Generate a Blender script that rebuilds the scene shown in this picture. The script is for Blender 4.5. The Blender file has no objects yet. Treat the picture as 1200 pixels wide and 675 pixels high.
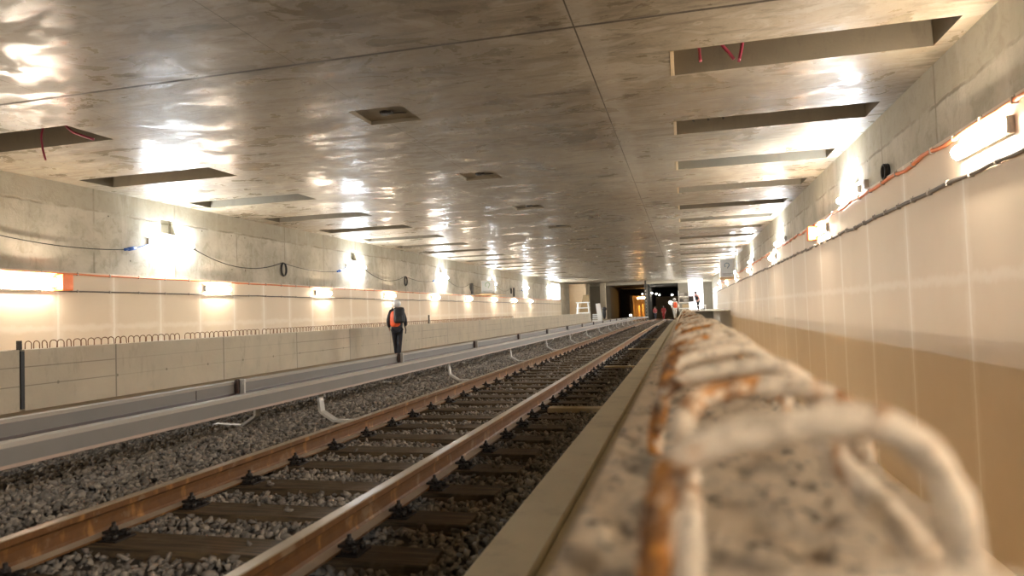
import bpy, bmesh, math, random
import numpy as np
from mathutils import Vector, Matrix
random.seed(7); rng = np.random.default_rng(7)
sc = bpy.context.scene
C = sc.collection
PI = math.pi

# ------------------------------------------------------------------ dimensions (metres, camera height is z = 0)
XL, XR = -14.15, 3.72          # side walls
ZC = 3.45                      # ceiling
LT, RT = 1.33, 2.22            # top of the smooth lower wall lining, left and right
XPL, XPR = -9.9, -0.19         # track side faces of the two parapets
Y0, Y1 = -12.0, 93.0
def dip(y): return -0.0001*max(0.0, y-30.0)**2
PITCH = 3.6

# ------------------------------------------------------------------ shader helpers
class NT:
    def __init__(s, name):
        s.m = bpy.data.materials.new(name); s.m.use_nodes = True
        s.t = s.m.node_tree; s.n = s.t.nodes; s.l = s.t.links
        s.b = s.n['Principled BSDF']; s.out = s.n['Material Output']
        s.tc = s.n.new('ShaderNodeTexCoord')
        s.sep = s.n.new('ShaderNodeSeparateXYZ'); s.l.new(s.tc.outputs['Object'], s.sep.inputs[0])
        s.X, s.Y, s.Z = s.sep.outputs
    def put(s, sock, v):
        if hasattr(v, 'is_output'): s.l.new(v, sock)
        else: sock.default_value = v
    def M(s, op, *a):
        n = s.n.new('ShaderNodeMath'); n.operation = op
        for i, v in enumerate(a): s.put(n.inputs[i], v)
        return n.outputs[0]
    def vec(s, sx=1, sy=1, sz=1, loc=(0,0,0)):
        n = s.n.new('ShaderNodeMapping'); n.inputs['Scale'].default_value = (sx, sy, sz); n.inputs['Location'].default_value = loc
        s.l.new(s.tc.outputs['Object'], n.inputs[0]); return n.outputs[0]
    def noise(s, scale, detail=4, rough=.55, v=None, dist=0.0):
        n = s.n.new('ShaderNodeTexNoise'); n.inputs['Scale'].default_value = scale
        n.inputs['Detail'].default_value = detail; n.inputs['Roughness'].default_value = rough; n.inputs['Distortion'].default_value = dist
        s.l.new(v if v is not None else s.tc.outputs['Object'], n.inputs['Vector']); return n.outputs['Fac']
    def ramp(s, f, stops):
        n = s.n.new('ShaderNodeValToRGB'); r = n.color_ramp
        while len(r.elements) < len(stops): r.elements.new(.5)
        for e, (p, c) in zip(r.elements, stops):
            e.position = p; e.color = (c if len(c) == 4 else (*c, 1)) if hasattr(c, '__len__') else (c, c, c, 1)
        s.put(n.inputs[0], f); return n.outputs[0]
    def mix(s, f, a, b, mode='MIX'):
        n = s.n.new('ShaderNodeMix'); n.data_type = 'RGBA'; n.blend_type = mode
        s.put(n.inputs[0], f)
        for k, v in ((6, a), (7, b)):
            s.put(n.inputs[k], v if hasattr(v, 'is_output') else (*v, 1) if len(v) == 3 else v)
        return n.outputs[2]
    def step(s, f, a, b):                      # smooth 0..1 ramp of f between a and b
        n = s.n.new('ShaderNodeMapRange'); n.interpolation_type = 'SMOOTHSTEP'
        s.put(n.inputs[0], f); n.inputs[1].default_value = a; n.inputs[2].default_value = b
        return n.outputs[0]
    def lines(s, c, off, pitch, w, soft=.4, wob=None):    # 1 on periodic lines of width w
        v = s.M('SUBTRACT', c, off - pitch/2)
        if wob is not None: v = s.M('ADD', v, wob)
        v = s.M('ABSOLUTE', s.M('SUBTRACT', s.M('FLOORED_MODULO', v, pitch), pitch/2))
        return s.M('SUBTRACT', 1.0, s.step(v, w/2*(1-soft), w/2*(1+soft)))
    def line(s, c, pos, w, soft=.4, wob=None):
        v = s.M('SUBTRACT', c, pos)
        if wob is not None: v = s.M('ADD', v, wob)
        return s.M('SUBTRACT', 1.0, s.step(s.M('ABSOLUTE', v), w/2*(1-soft), w/2*(1+soft)))
    def wob(s, amp, scale=2.0): return s.M('MULTIPLY', s.M('SUBTRACT', s.noise(scale, 4, .7), .5), amp)
    def bump(s, h, strength=.3, dist=.01):
        n = s.n.new('ShaderNodeBump'); n.inputs['Strength'].default_value = strength; n.inputs['Distance'].default_value = dist
        s.put(n.inputs['Height'], h); s.l.new(n.outputs[0], s.b.inputs['Normal'])
    def done(s, col=None, rough=None, metal=None, spec=None):
        for k, v in (('Base Color', col), ('Roughness', rough), ('Metallic', metal), ('Specular IOR Level', spec)):
            if v is None: continue
            if k == 'Base Color' and not hasattr(v, 'is_output') and len(v) == 3: v = (*v, 1)
            s.put(s.b.inputs[k], v)
        return s.m

def plain(name, col, rough=.6, metal=0., var=.15, scale=12., bump=0.):
    t = NT(name)
    f = t.noise(scale, 4, .6)
    a = tuple(c*(1-var) for c in col); b = tuple(min(1, c*(1+var)) for c in col)
    if bump: t.bump(t.noise(scale*4, 3, .6), bump, .004)
    return t.done(t.mix(f, a, b), rough, metal)

def emit(name, col, k):
    t = NT(name); t.b.inputs['Emission Color'].default_value = (*col, 1); t.b.inputs['Emission Strength'].default_value = k
    return t.done((.9, .9, .88), .4)

# ceiling: smooth precast slabs, stained and streaky, shiny enough to mirror the lamps
def ceiling_mat():
    t = NT('smooth_stained_concrete')
    big = t.noise(.55, 6, .62, dist=.6)
    streak = t.noise(1.0, 6, .68, v=t.vec(.45, 3.0, 1), dist=.5)
    streak2 = t.noise(1.0, 5, .65, v=t.vec(.9, 6.0, 1, (4, 2, 0)), dist=.3)
    blot = t.noise(1.6, 6, .6, v=t.vec(.7, 1.3, 1, (9, 3, 0)), dist=.9)
    fine = t.noise(30, 4, .6)
    col = t.ramp(big, [(.30, (.16, .132, .092)), (.47, (.235, .198, .143)), (.58, (.285, .243, .178)), (.75, (.36, .315, .24))])
    col = t.mix(t.M('MULTIPLY', t.step(streak, .48, .66), .75), col, (.135, .105, .072))
    col = t.mix(t.M('MULTIPLY', t.step(streak2, .55, .68), .5), col, (.08, .065, .048))
    lime = t.M('MULTIPLY', t.step(blot, .53, .63), .5)
    col = t.mix(lime, col, (.40, .355, .29))
    lime2 = t.M('MULTIPLY', t.step(t.noise(2.3, 7, .62, v=t.vec(.6, 1.5, 1, (1, 8, 0)), dist=.6), .55, .62), .4)
    col = t.mix(lime2, col, (.10, .082, .06))
    # lime bloom along one lengthways joint
    jb = t.M('MULTIPLY', t.line(t.X, -1.05, .38, .5, t.wob(.7, 1.3)), .6)
    col = t.mix(jb, col, (.36, .32, .26))
    # round marks left by the shuttering ties
    gx = t.M('SUBTRACT', t.M('FLOORED_MODULO', t.M('ADD', t.X, t.wob(.3, .6)), .62), .31)
    gy = t.M('SUBTRACT', t.M('FLOORED_MODULO', t.M('ADD', t.Y, t.wob(.3, .9)), .9), .45)
    rr = t.M('SQRT', t.M('ADD', t.M('MULTIPLY', gx, gx), t.M('MULTIPLY', gy, gy)))
    ring = t.M('MULTIPLY', t.line(rr, .05, .035, .6), t.step(t.noise(.9, 3), .5, .62))
    col = t.mix(t.M('MULTIPLY', ring, .5), col, (.42, .37, .30))
    # slab joints
    jy = t.lines(t.Y, 8.15, PITCH, .022); jx = t.line(t.X, -1.15, .02); jx2 = t.line(t.X, -4.93, .014)
    near = t.line(t.Y, 8.15, .055)
    jx3 = t.line(t.X, -9.0, .014)
    j = t.M('MAXIMUM', t.M('MULTIPLY', jy, .45), t.M('MAXIMUM', t.M('MULTIPLY', near, .95), t.M('MAXIMUM', t.M('MULTIPLY', jx, .95), t.M('MULTIPLY', t.M('MAXIMUM', jx2, jx3), .6))))
    col = t.mix(j, col, (.045, .035, .026))
    col = t.mix(t.M('MULTIPLY', t.M('SUBTRACT', fine, .35), .35), col, (.38, .33, .25))
    col = t.mix(t.M('MULTIPLY', t.step(t.noise(17, 5, .7), .56, .68), .35), col, (.10, .08, .055))
    rough = t.M('ADD', .27, t.M('MULTIPLY', t.step(t.M('ADD', t.M('MULTIPLY', blot, .5), t.M('MULTIPLY', big, .5)), .44, .53), .26))
    rough = t.M('ADD', rough, t.M('MULTIPLY', j, .4))
    h = t.M('ADD', t.M('MULTIPLY', t.noise(1.0, 2, .5, v=t.vec(.8, 1.8, 1)), 1.0), t.M('MULTIPLY', t.noise(5, 3, .55), .06))
    t.bump(h, .42, .03)
    return t.done(col, rough, 0, .22)

# upper walls: raw poured concrete with board joints and damp blotches
def wall_mat(name, yoff, zline):
    t = NT(name)
    big = t.noise(.8, 6, .62, dist=.5); mott = t.noise(3.5, 6, .65, dist=.8); run = t.noise(1.0, 5, .6, v=t.vec(1, 2.6, .5), dist=.3)
    col = t.ramp(big, [(.3, (.33, .305, .235)), (.5, (.45, .415, .335)), (.7, (.56, .525, .44))])
    col = t.mix(t.M('MULTIPLY', t.step(mott, .47, .68), .5), col, (.27, .24, .17))
    col = t.mix(t.M('MULTIPLY', t.step(run, .52, .62), .35), col, (.56, .53, .46))
    upper = t.step(t.M('ADD', t.Z, t.wob(.3, 1.5)), zline-.02, zline+.03)
    col = t.mix(t.M('MULTIPLY', t.M('MULTIPLY', upper, t.step(big, .36, .56)), .6), col, (.30, .265, .185))
    hz = t.line(t.Z, zline, .05, .6, t.wob(.15, 1.2))
    vt = t.lines(t.Y, yoff, 2.8, .05, .6, t.wob(.05, 1.5)); j = t.M('MULTIPLY', t.M('MAXIMUM', hz, vt), t.step(t.noise(1.3, 3), .3, .6))
    col = t.mix(t.M('MULTIPLY', j, .75), col, (.19, .165, .115))
    gy = t.M('SUBTRACT', t.M('FLOORED_MODULO', t.Y, .7), .35); gz = t.M('SUBTRACT', t.M('FLOORED_MODULO', t.Z, 1.1), .62)
    rr = t.M('SQRT', t.M('ADD', t.M('MULTIPLY', gy, gy), t.M('MULTIPLY', gz, gz)))
    dots = t.M('MULTIPLY', t.M('SUBTRACT', 1, t.step(rr, .012, .03)), t.step(t.noise(1.1, 2), .55, .6))
    col = t.mix(dots, col, (.06, .05, .04))
    t.bump(t.M('SUBTRACT', t.noise(14, 5, .6), t.M('MULTIPLY', j, .8)), .4, .015)
    return t.done(col, .72)

# lower lining: smooth rendered panels with pale filled joints
def lining_mat(name, yoff, pitch, zline):
    t = NT(name)
    f = t.noise(.9, 4, .5); g = t.noise(22, 4, .6)
    col = t.mix(f, (.65, .55, .425), (.74, .64, .51))
    vt = t.lines(t.Y, yoff, pitch, .075, .5, t.wob(.07, 6)); hz = t.line(t.Z, zline, .13, .8, t.wob(.22, 3))
    sm = t.M('MULTIPLY', t.lines(t.Y, yoff, pitch, .24, .6, t.wob(.25, 4)), .3)
    j = t.M('MAXIMUM', t.M('MAXIMUM', t.M('MULTIPLY', vt, .9), sm), t.M('MULTIPLY', hz, .45))
    col = t.mix(j, col, (.86, .80, .71))
    t.bump(t.M('ADD', t.M('MULTIPLY', g, .25), j), .15, .01)
    return t.done(col, .55)

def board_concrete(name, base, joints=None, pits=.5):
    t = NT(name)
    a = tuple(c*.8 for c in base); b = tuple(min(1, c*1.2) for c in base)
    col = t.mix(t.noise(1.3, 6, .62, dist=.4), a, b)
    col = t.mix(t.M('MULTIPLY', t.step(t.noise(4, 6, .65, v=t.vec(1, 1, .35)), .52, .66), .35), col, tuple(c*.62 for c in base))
    h = t.noise(25, 5, .65)
    if joints:
        wide = joints
        z1 = t.line(t.Z, -.58, .016, .5); z2 = t.line(t.Z, -.87, .016, .5)
        sel = t.step(t.M('FLOORED_MODULO', t.M('SUBTRACT', t.Y, 1.3), 8.85), 5.9, 5.92)
        vt = t.lines(t.Y, 10.17, 2.95, .03, .4)
        j = t.M('MAXIMUM', t.M('MULTIPLY', t.M('MAXIMUM', z1, z2), t.M('ADD', .25, t.M('MULTIPLY', sel, .6))), vt)
        gy = t.M('SUBTRACT', t.M('FLOORED_MODULO', t.Y, 1.2), .6); gz = t.M('SUBTRACT', t.Z, -.87)
        rr = t.M('SQRT', t.M('ADD', t.M('MULTIPLY', gy, gy), t.M('MULTIPLY', gz, gz)))
        j = t.M('MAXIMUM', j, t.M('SUBTRACT', 1, t.step(rr, .02, .03)))
        col = t.mix(t.M('MULTIPLY', j, .7), col, tuple(c*.3 for c in base))
        h = t.M('SUBTRACT', h, j)
    t.bump(h, .35, .012)
    return t.done(col, .75)

def rough_concrete():
    t = NT('rough_aggregate_concrete')
    n1 = t.noise(9, 8, .75, dist=.6); n2 = t.noise(55, 6, .7)
    col = t.mix(t.noise(6, 5, .6), (.64, .50, .34), (.80, .65, .46))
    col = t.mix(t.M('MULTIPLY', t.step(n1, .53, .66), .55), col, (.25, .20, .14))
    col = t.mix(t.M('MULTIPLY', t.M('MULTIPLY', t.step(n2, .53, .59), t.step(t.noise(13, 3, .6), .42, .6)), .95), col, (.06, .045, .032))
    band = t.M('MULTIPLY', t.line(t.X, -.045, .06, .8, t.wob(.08, 7)), t.step(t.noise(11, 4, .6), .42, .56))
    col = t.mix(t.M('MULTIPLY', band, .75), col, (.13, .115, .085))
    t.bump(t.M('ADD', t.M('MULTIPLY', n1, 2), n2), 1.0, .025)
    return t.done(col, .85)

def crusted_bar():
    t = NT('cement_crusted_rusty_steel')
    a = t.noise(9, 5, .65, dist=.5)
    col = t.mix(t.noise(22, 5, .6), (.58, .47, .34), (.80, .68, .52))
    rust = t.mix(t.step(t.noise(38, 5, .7), .36, .64), (.09, .038, .014), (.50, .20, .030))
    bias = t.M('MULTIPLY', t.M('SUBTRACT', 1, t.step(t.X, -.03, .11)), .09)
    col = t.mix(t.step(t.M('ADD', a, bias), .56, .64), col, rust)
    col = t.mix(t.M('MULTIPLY', t.step(t.noise(40, 6, .75), .50, .60), .6), col, (.20, .15, .10))
    t.bump(t.noise(60, 5, .7), .8, .006)
    return t.done(col, .8)

def rail_rust():
    t = NT('rusty_rail_steel')
    st = t.noise(1, 4, .6, v=t.vec(4, 9, 3)); n = t.noise(14, 5, .65)
    col = t.mix(n, (.075, .030, .007), (.19, .080, .016))
    col = t.mix(t.M('MULTIPLY', t.step(st, .56, .68), .7), col, (.36, .17, .04))
    col = t.mix(t.M('MULTIPLY', t.step(t.noise(5, 4, .6), .58, .7), .4), col, (.33, .25, .16))
    t.bump(n, .3, .004)
    return t.done(col, .62, .15)

def rail_head():
    t = NT('dull_brown_running_surface')
    col = t.mix(t.noise(1, 5, .6, v=t.vec(30, 1.2, 1)), (.29, .225, .145), (.45, .37, .26))
    return t.done(col, .33, .35)

def ballast_mat():
    t = NT('crushed_grey_granite')
    g = t.n.new('ShaderNodeNewGeometry')
    r = g.outputs['Random Per Island']
    col = t.ramp(r, [(0, (.06, .052, .044)), (.3, (.13, .113, .096)), (.6, (.22, .19, .16)), (.85, (.36, .31, .25)), (1, (.17, .125, .10))])
    col = t.mix(t.M('MULTIPLY', t.noise(60, 4, .6), .5), col, (.30, .265, .225))
    t.bump(t.noise(90, 3, .6), .4, .004)
    return t.done(col, .8)

def sleeper_mat():
    t = NT('tarred_dark_timber')
    g = t.noise(1, 5, .65, v=t.vec(2, 40, 30)); col = t.mix(t.step(g, .3, .7), (.018, .011, .005), (.15, .10, .05))
    col = t.mix(t.M('MULTIPLY', t.step(t.noise(6, 4), .55, .7), .5), col, (.14, .11, .075))
    t.bump(g, .5, .01)
    return t.done(col, .7)

MT = dict(
    ceiling=ceiling_mat(),
    wall_l=wall_mat('raw_wall_concrete_left', 13.9, 2.9), wall_r=wall_mat('raw_wall_concrete_right', 11.2, 2.85),
    lin_l=lining_mat('render_left', 12.8, 1.6, 0.0), lin_r=lining_mat('render_right', 10.1, 2.42, .26),
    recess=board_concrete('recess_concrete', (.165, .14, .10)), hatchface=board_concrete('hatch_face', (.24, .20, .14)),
    parapet=board_concrete('parapet_concrete', (.54, .47, .355), joints=True),
    kerb=board_concrete('smooth_kerb_concrete', (.66, .59, .43)), rough=rough_concrete(), bar=crusted_bar(),
    bounce_floor=plain('light_bounce_floor', (.62, .48, .30), .9, var=.1, scale=3), walk=board_concrete('dusty_walkway', (.34, .27, .185)), slab=board_concrete('slab_concrete', (.36, .32, .25)), rail=rail_rust(), head=rail_head(), ballast=ballast_mat(), sleeper=sleeper_mat(),
    ground=plain('dark_ballast_bed', (.05, .042, .034), .95, var=.4, scale=25, bump=.8),
    iron=plain('dark_fastening_iron', (.032, .027, .024), .5, .6, .3),
    foot=plain('dusty_rail_foot', (.34, .27, .20), .7, .1, .25, 9),
    grp=plain('grey_plastic_cover', (.20, .19, .18), .6, 0, .07, 6), grpl=plain('pale_cover_top', (.40, .37, .33), .65, 0, .06, 6),
    grpp=plain('pinkish_rail_lip', (.36, .27, .22), .5, .1, .1, 8),
    bracket=plain('pale_galvanised_bracket', (.52, .50, .47), .5, .1, .1, 14), insul_gap=plain('brown_insulator_and_gap_shade', (.045, .024, .02), .4, 0, .15),
    orange=plain('orange_conduit_plastic', (.72, .23, .09), .5, 0, .1, 8), cgrey=plain('dark_grey_cable', (.12, .10, .085), .5, 0, .15),
    clip=plain('steel_clip', (.42, .38, .33), .4, .5, .1), black=plain('black_rubber', (.018, .017, .017), .5, 0, .2), blue=plain('blue_connector', (.04, .12, .42), .4),
    magenta=plain('crimson_plastic_tube', (.30, .035, .07), .4, 0, .1), cap=plain('light_grey_end_cap', (.62, .60, .56), .5), housing=plain('grey_lamp_housing', (.40, .37, .34), .5),
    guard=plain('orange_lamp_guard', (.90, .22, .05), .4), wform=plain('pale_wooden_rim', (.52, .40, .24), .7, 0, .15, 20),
    wood=plain('plywood', (.62, .45, .27), .65, 0, .1, 3), woodd=plain('brown_timber', (.30, .20, .09), .7, 0, .15, 4),
    white=plain('white_paint', (.78, .77, .74), .5, 0, .04), signw=plain('sign_face', (.62, .66, .68), .45, 0, .03), signb=plain('sign_ink', (.10, .20, .30), .5),
    signg=plain('sign_green_ink', (.25, .40, .26), .5),
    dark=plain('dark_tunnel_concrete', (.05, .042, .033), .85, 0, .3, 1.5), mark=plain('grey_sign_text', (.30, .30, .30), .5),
    tan=plain('tan_render', (.34, .24, .14), .8, 0, .2, 1.0),
    skin=plain('skin', (.55, .34, .25), .55), navy=plain('black_jacket', (.022, .022, .028), .7, 0, .3, 30), trouser=plain('dark_trousers', (.012, .012, .018), .8, 0, .2),
    hivis=plain('red_orange_hi_vis', (.95, .13, .04), .5), hivisy=plain('yellow_hi_vis', (.85, .65, .08), .5), red=plain('red_workwear', (.28, .025, .02), .7),
    helmet=plain('white_helmet', (.80, .82, .82), .3, 0, .02), shoe=plain('black_boot', (.01, .01, .01), .5), pack=plain('black_rucksack', (.02, .021, .025), .6, 0, .3, 25),
    pale=plain('pale_trousers', (.60, .56, .48), .7), pink=plain('pink_top', (.62, .30, .26), .7), ddark=plain('dark_red_clothes', (.14, .02, .02), .8), hair=plain('dark_hair', (.03, .015, .01), .6),
    e_white=emit('cool_white_diffuser', (.84, .93, 1.0), 42.0), e_warm=emit('warm_white_diffuser', (1.0, .84, .66), 25.0),
    e_spot=emit('far_lamp_glass', (1.0, .93, .78), 25.0), e_amber=emit('amber_lamp_glass', (1.0, .48, .12), 30.0),
    e_day=emit('bright_daylight_opening', (.95, .98, 1.0), 3.0),
)

# ------------------------------------------------------------------ mesh helpers
class MB:
    def __init__(s): s.bm = bmesh.new()
    def box(s, x0, x1, y0, y1, z0, z1, mi=0, bev=0, rot=None, piv=None):
        vs = [s.bm.verts.new((x, y, z)) for x in (x0, x1) for y in (y0, y1) for z in (z0, z1)]
        fs = [s.bm.faces.new([vs[i] for i in q]) for q in ((0,1,3,2),(4,6,7,5),(0,4,5,1),(2,3,7,6),(0,2,6,4),(1,5,7,3))]
        for f in fs: f.material_index = mi
        if bev:
            es = list({e for f in fs for e in f.edges})
            r = bmesh.ops.bevel(s.bm, geom=es, offset=bev, segments=2, affect='EDGES', profile=.6)
            vs = list({v for f in r['faces'] for v in f.verts} | {v for v in vs if v.is_valid})
            for f in r['faces']: f.material_index = mi
        if rot is not None:
            bmesh.ops.rotate(s.bm, verts=[v for v in vs if v.is_valid], cent=piv or ((x0+x1)/2, (y0+y1)/2, (z0+z1)/2), matrix=rot)
        return vs
    def tube(s, pts, r, seg=8, mi=0, closed=False, smooth=True):
        pts = [Vector(p) for p in pts]; n = len(pts); rs = r if hasattr(r, '__len__') else [r]*n
        rings = []; up = None
        for i, p in enumerate(pts):
            a = pts[(i-1) % n] if closed else pts[max(i-1, 0)]; b = pts[(i+1) % n] if closed else pts[min(i+1, n-1)]
            d = (b-a).normalized()
            if up is None: up = d.orthogonal().normalized()
            up = (up - d*up.dot(d));  up = up.normalized() if up.length > 1e-5 else d.orthogonal().normalized()
            w = d.cross(up)
            rings.append([s.bm.verts.new(p + (up*math.cos(2*PI*k/seg) + w*math.sin(2*PI*k/seg))*rs[i]) for k in range(seg)])
        for i in range(n if closed else n-1):
            A, B = rings[i], rings[(i+1) % n]
            for k in range(seg):
                f = s.bm.faces.new((A[k], A[(k+1) % seg], B[(k+1) % seg], B[k])); f.material_index = mi; f.smooth = smooth
        if not closed:
            for R in (rings[0][::-1], rings[-1]):
                f = s.bm.faces.new(R); f.material_index = mi
        return rings
    def cyl(s, c, axis, r, h, seg=12, mi=0):
        c = Vector(c); a = Vector(axis).normalized(); s.tube([c - a*h/2, c + a*h/2], r, seg, mi)
    def ball(s, c, r, mi=0, scale=(1,1,1), seg=14, rings=9):
        m = Matrix.Translation(c) @ Matrix.Diagonal((*[r*q for q in scale], 1))
        o = bmesh.ops.create_uvsphere(s.bm, u_segments=seg, v_segments=rings, radius=1, matrix=m)
        for f in {f for v in o['verts'] for f in v.link_faces}: f.smooth = True; f.material_index = mi
    def profile(s, prof, ys, off=lambda y: (0, 0), mi=0, mats=None):   # closed XZ profile swept along Y
        rings = []
        for y in ys:
            ox, oz = off(y); rings.append([s.bm.verts.new((x+ox, y, z+oz)) for x, z in prof])
        n = len(prof)
        for A, B in zip(rings, rings[1:]):
            for k in range(n):
                f = s.bm.faces.new((A[k], B[k], B[(k+1) % n], A[(k+1) % n])); f.material_index = mats[k] if mats else mi
        for R in (rings[0], rings[-1][::-1]):
            try: s.bm.faces.new(R)
            except Exception: pass
    def build(s, name, mat, parent=None, smooth=False):
        bmesh.ops.recalc_face_normals(s.bm, faces=s.bm.faces)
        me = bpy.data.meshes.new(name); s.bm.to_mesh(me); s.bm.free()
        for m in (mat if isinstance(mat, (list, tuple)) else [mat]): me.materials.append(MT[m])
        if smooth:
            for p in me.polygons: p.use_smooth = True
        o = bpy.data.objects.new(name, me); C.objects.link(o)
        if parent is not None:
            o.parent = parent; o.matrix_parent_inverse = Matrix.Identity(4)
        return o

def tag(o, label, cat, group=None, kind=None):
    o['label'] = label; o['category'] = cat
    if group: o['group'] = group
    if kind: o['kind'] = kind
    return o
def struct(o, label=None, cat=None):
    o['kind'] = 'structure'
    if label: o['label'] = label
    if cat: o['category'] = cat
    return o
def thing(name, label, cat, loc=(0,0,0), rz=0, group=None):
    o = bpy.data.objects.new(name, None); C.objects.link(o); o.location = loc; o.rotation_euler = (0, 0, rz)
    o.empty_display_size = .1
    return tag(o, label, cat, group)
def copy_tree(o, parent=None):
    c = o.copy(); C.objects.link(c)
    if parent is not None: c.parent = parent
    for ch in list(o.children): copy_tree(ch, c)
    return c
def grid_sheet(us, vs, holes, place, depth_dir, bm, mi=0, mi_in=1, cap=True):
    """Sheet in (u,v) with rectangular holes; each hole gets side faces of its own depth and a cap."""
    us = sorted(set(us) | {h[0] for h in holes} | {h[1] for h in holes}); vs = sorted(set(vs) | {h[2] for h in holes} | {h[3] for h in holes})
    V = {}
    def P(u, v):
        k = (round(u, 4), round(v, 4))
        if k not in V: V[k] = bm.verts.new(place(u, v, 0))
        return V[k]
    for u0, u1 in zip(us, us[1:]):
        for v0, v1 in zip(vs, vs[1:]):
            cu, cv = (u0+u1)/2, (v0+v1)/2
            if any(h[0] < cu < h[1] and h[2] < cv < h[3] for h in holes): continue
            bm.faces.new((P(u0, v0), P(u1, v0), P(u1, v1), P(u0, v1))).material_index = mi
    for (u0, u1, v0, v1, d, m) in holes:
        q = [(u0, v0), (u1, v0), (u1, v1), (u0, v1)]
        a = [bm.verts.new(place(u, v, 0)) for u, v in q]; b = [bm.verts.new(place(u, v, d)) for u, v in q]
        for i in range(4):
            bm.faces.new((a[i], a[(i+1) % 4], b[(i+1) % 4], b[i])).material_index = m
        if cap: bm.faces.new(b).material_index = m

# ------------------------------------------------------------------ camera
cd = bpy.data.cameras.new('camera'); cam = bpy.data.objects.new('camera', cd); C.objects.link(cam); sc.camera = cam
def cam_matrix(f=800., CX=600., CY=337.5, VX=801., VY=360., S=-.034):
    a = (VX-CX)+(VY-CY)*S; b = -(VX-CX)*CX+(VY-CY)*(VY-S*VX-CY)+f*f
    x2 = -b/a; y2 = VY+S*(x2-VX)
    Y = Vector((VX-CX, -(VY-CY), -f)).normalized(); X = -Vector((x2-CX, -(y2-CY), -f)).normalized(); Z = X.cross(Y)
    return Matrix((X, Y, Z))
R3 = cam_matrix()
cam.matrix_world = R3.to_4x4()
cd.sensor_width = 36; cd.lens = 24; cd.clip_start = .02; cd.clip_end = 400
cd.dof.use_dof = True; cd.dof.focus_distance = 14.0; cd.dof.aperture_fstop = 2.2

# ------------------------------------------------------------------ the shell
def dense(a, b, st): return list(np.arange(a, b, st)) + [b]
openings = [9.35 + PITCH*k for k in range(-6, 23)]
holes = []
for y in openings:
    holes.append((-.04, 3.46, y, y+1.0, .52, 1))
    if y < 80: holes.append((-13.6, -10.06, y, y+1.0, .52, 1))
hatches = [10.3 + 5.55*k for k in range(-2, 15)]
for y in hatches:
    while any(h[2]-.05 < y < h[3]+.05 and h[0] > -6 and h[0] < -4 for h in holes): y += .1
    holes.append((-5.29, -4.33, y, y+.88, .07, 2))
bm = bmesh.new()
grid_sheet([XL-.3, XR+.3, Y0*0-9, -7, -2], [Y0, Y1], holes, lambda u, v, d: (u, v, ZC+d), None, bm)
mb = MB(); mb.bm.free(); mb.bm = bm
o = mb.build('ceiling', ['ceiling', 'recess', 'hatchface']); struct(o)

def niche_wall(name, x, sgn, mats, niches, extra=()):
    bm = bmesh.new()
    hs = [(y0, y1, z0, z1, .2, 0) for (y0, y1, z0, z1) in niches] + list(extra)
    grid_sheet([Y0, Y1], [-3.3, ZC+.02], hs, lambda u, v, d: (x + sgn*d, u, v), None, bm)
    mb = MB(); mb.bm.free(); mb.bm = bm
    return struct(mb.build(name, mats))
WL = [5.2+11.3*k for k in range(-1, 7)]      # centres of the cool white lamps, same on both walls
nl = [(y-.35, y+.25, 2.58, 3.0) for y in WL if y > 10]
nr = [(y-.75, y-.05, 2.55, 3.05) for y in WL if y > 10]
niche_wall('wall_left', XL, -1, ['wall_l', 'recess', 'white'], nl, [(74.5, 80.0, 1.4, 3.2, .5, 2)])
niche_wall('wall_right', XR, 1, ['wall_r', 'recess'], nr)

for nm, x0, x1, top, m, ye in (('trim_left', XL, XL+.09, LT, 'lin_l', 80), ('trim_right', XR-.09, XR, RT, 'lin_r', 88)):
    mb = MB(); mb.box(x0, x1, Y0, ye, -3.3, top); o = mb.build(nm, m); struct(o)
mb = MB(); mb.box(XL-.3, XR+.3, Y0-.3, Y0, -3.4, ZC+.3); struct(mb.build('wall_back', 'wall_l'))
mb = MB(); mb.box(.26, XR+.3, Y0, 57, -3.4, -3.25); struct(mb.build('floor', 'bounce_floor'))  # hidden floor, coloured pale and warm to bounce light onto the right wall

# bed below the ballast
mb = MB(); ys = dense(Y0, 30, 6)+dense(34, 135, 4)
mb.profile([(-6.2, -1.23), (-.75, -1.23), (-.75, -1.6), (-6.2, -1.6)], ys, lambda y: (0, dip(y)))
struct(mb.build('floor_track', 'ground'))
mb = MB(); mb.box(XL, -6.0, Y0, Y1, -1.45, -1.25); struct(mb.build('floor_left', 'walk'))
mb = MB(); mb.box(.27, XR-.09, 57, Y1, -.41, -.35); struct(mb.build('floor_right', 'slab'))

# end wall with the two tunnel mouths
bm = bmesh.new(); YE = 93.0
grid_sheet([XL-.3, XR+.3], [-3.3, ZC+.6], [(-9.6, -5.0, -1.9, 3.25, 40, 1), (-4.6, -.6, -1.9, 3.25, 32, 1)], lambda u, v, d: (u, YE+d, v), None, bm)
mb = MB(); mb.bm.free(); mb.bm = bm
struct(mb.build('wall_end', ['recess', 'dark']))

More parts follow.
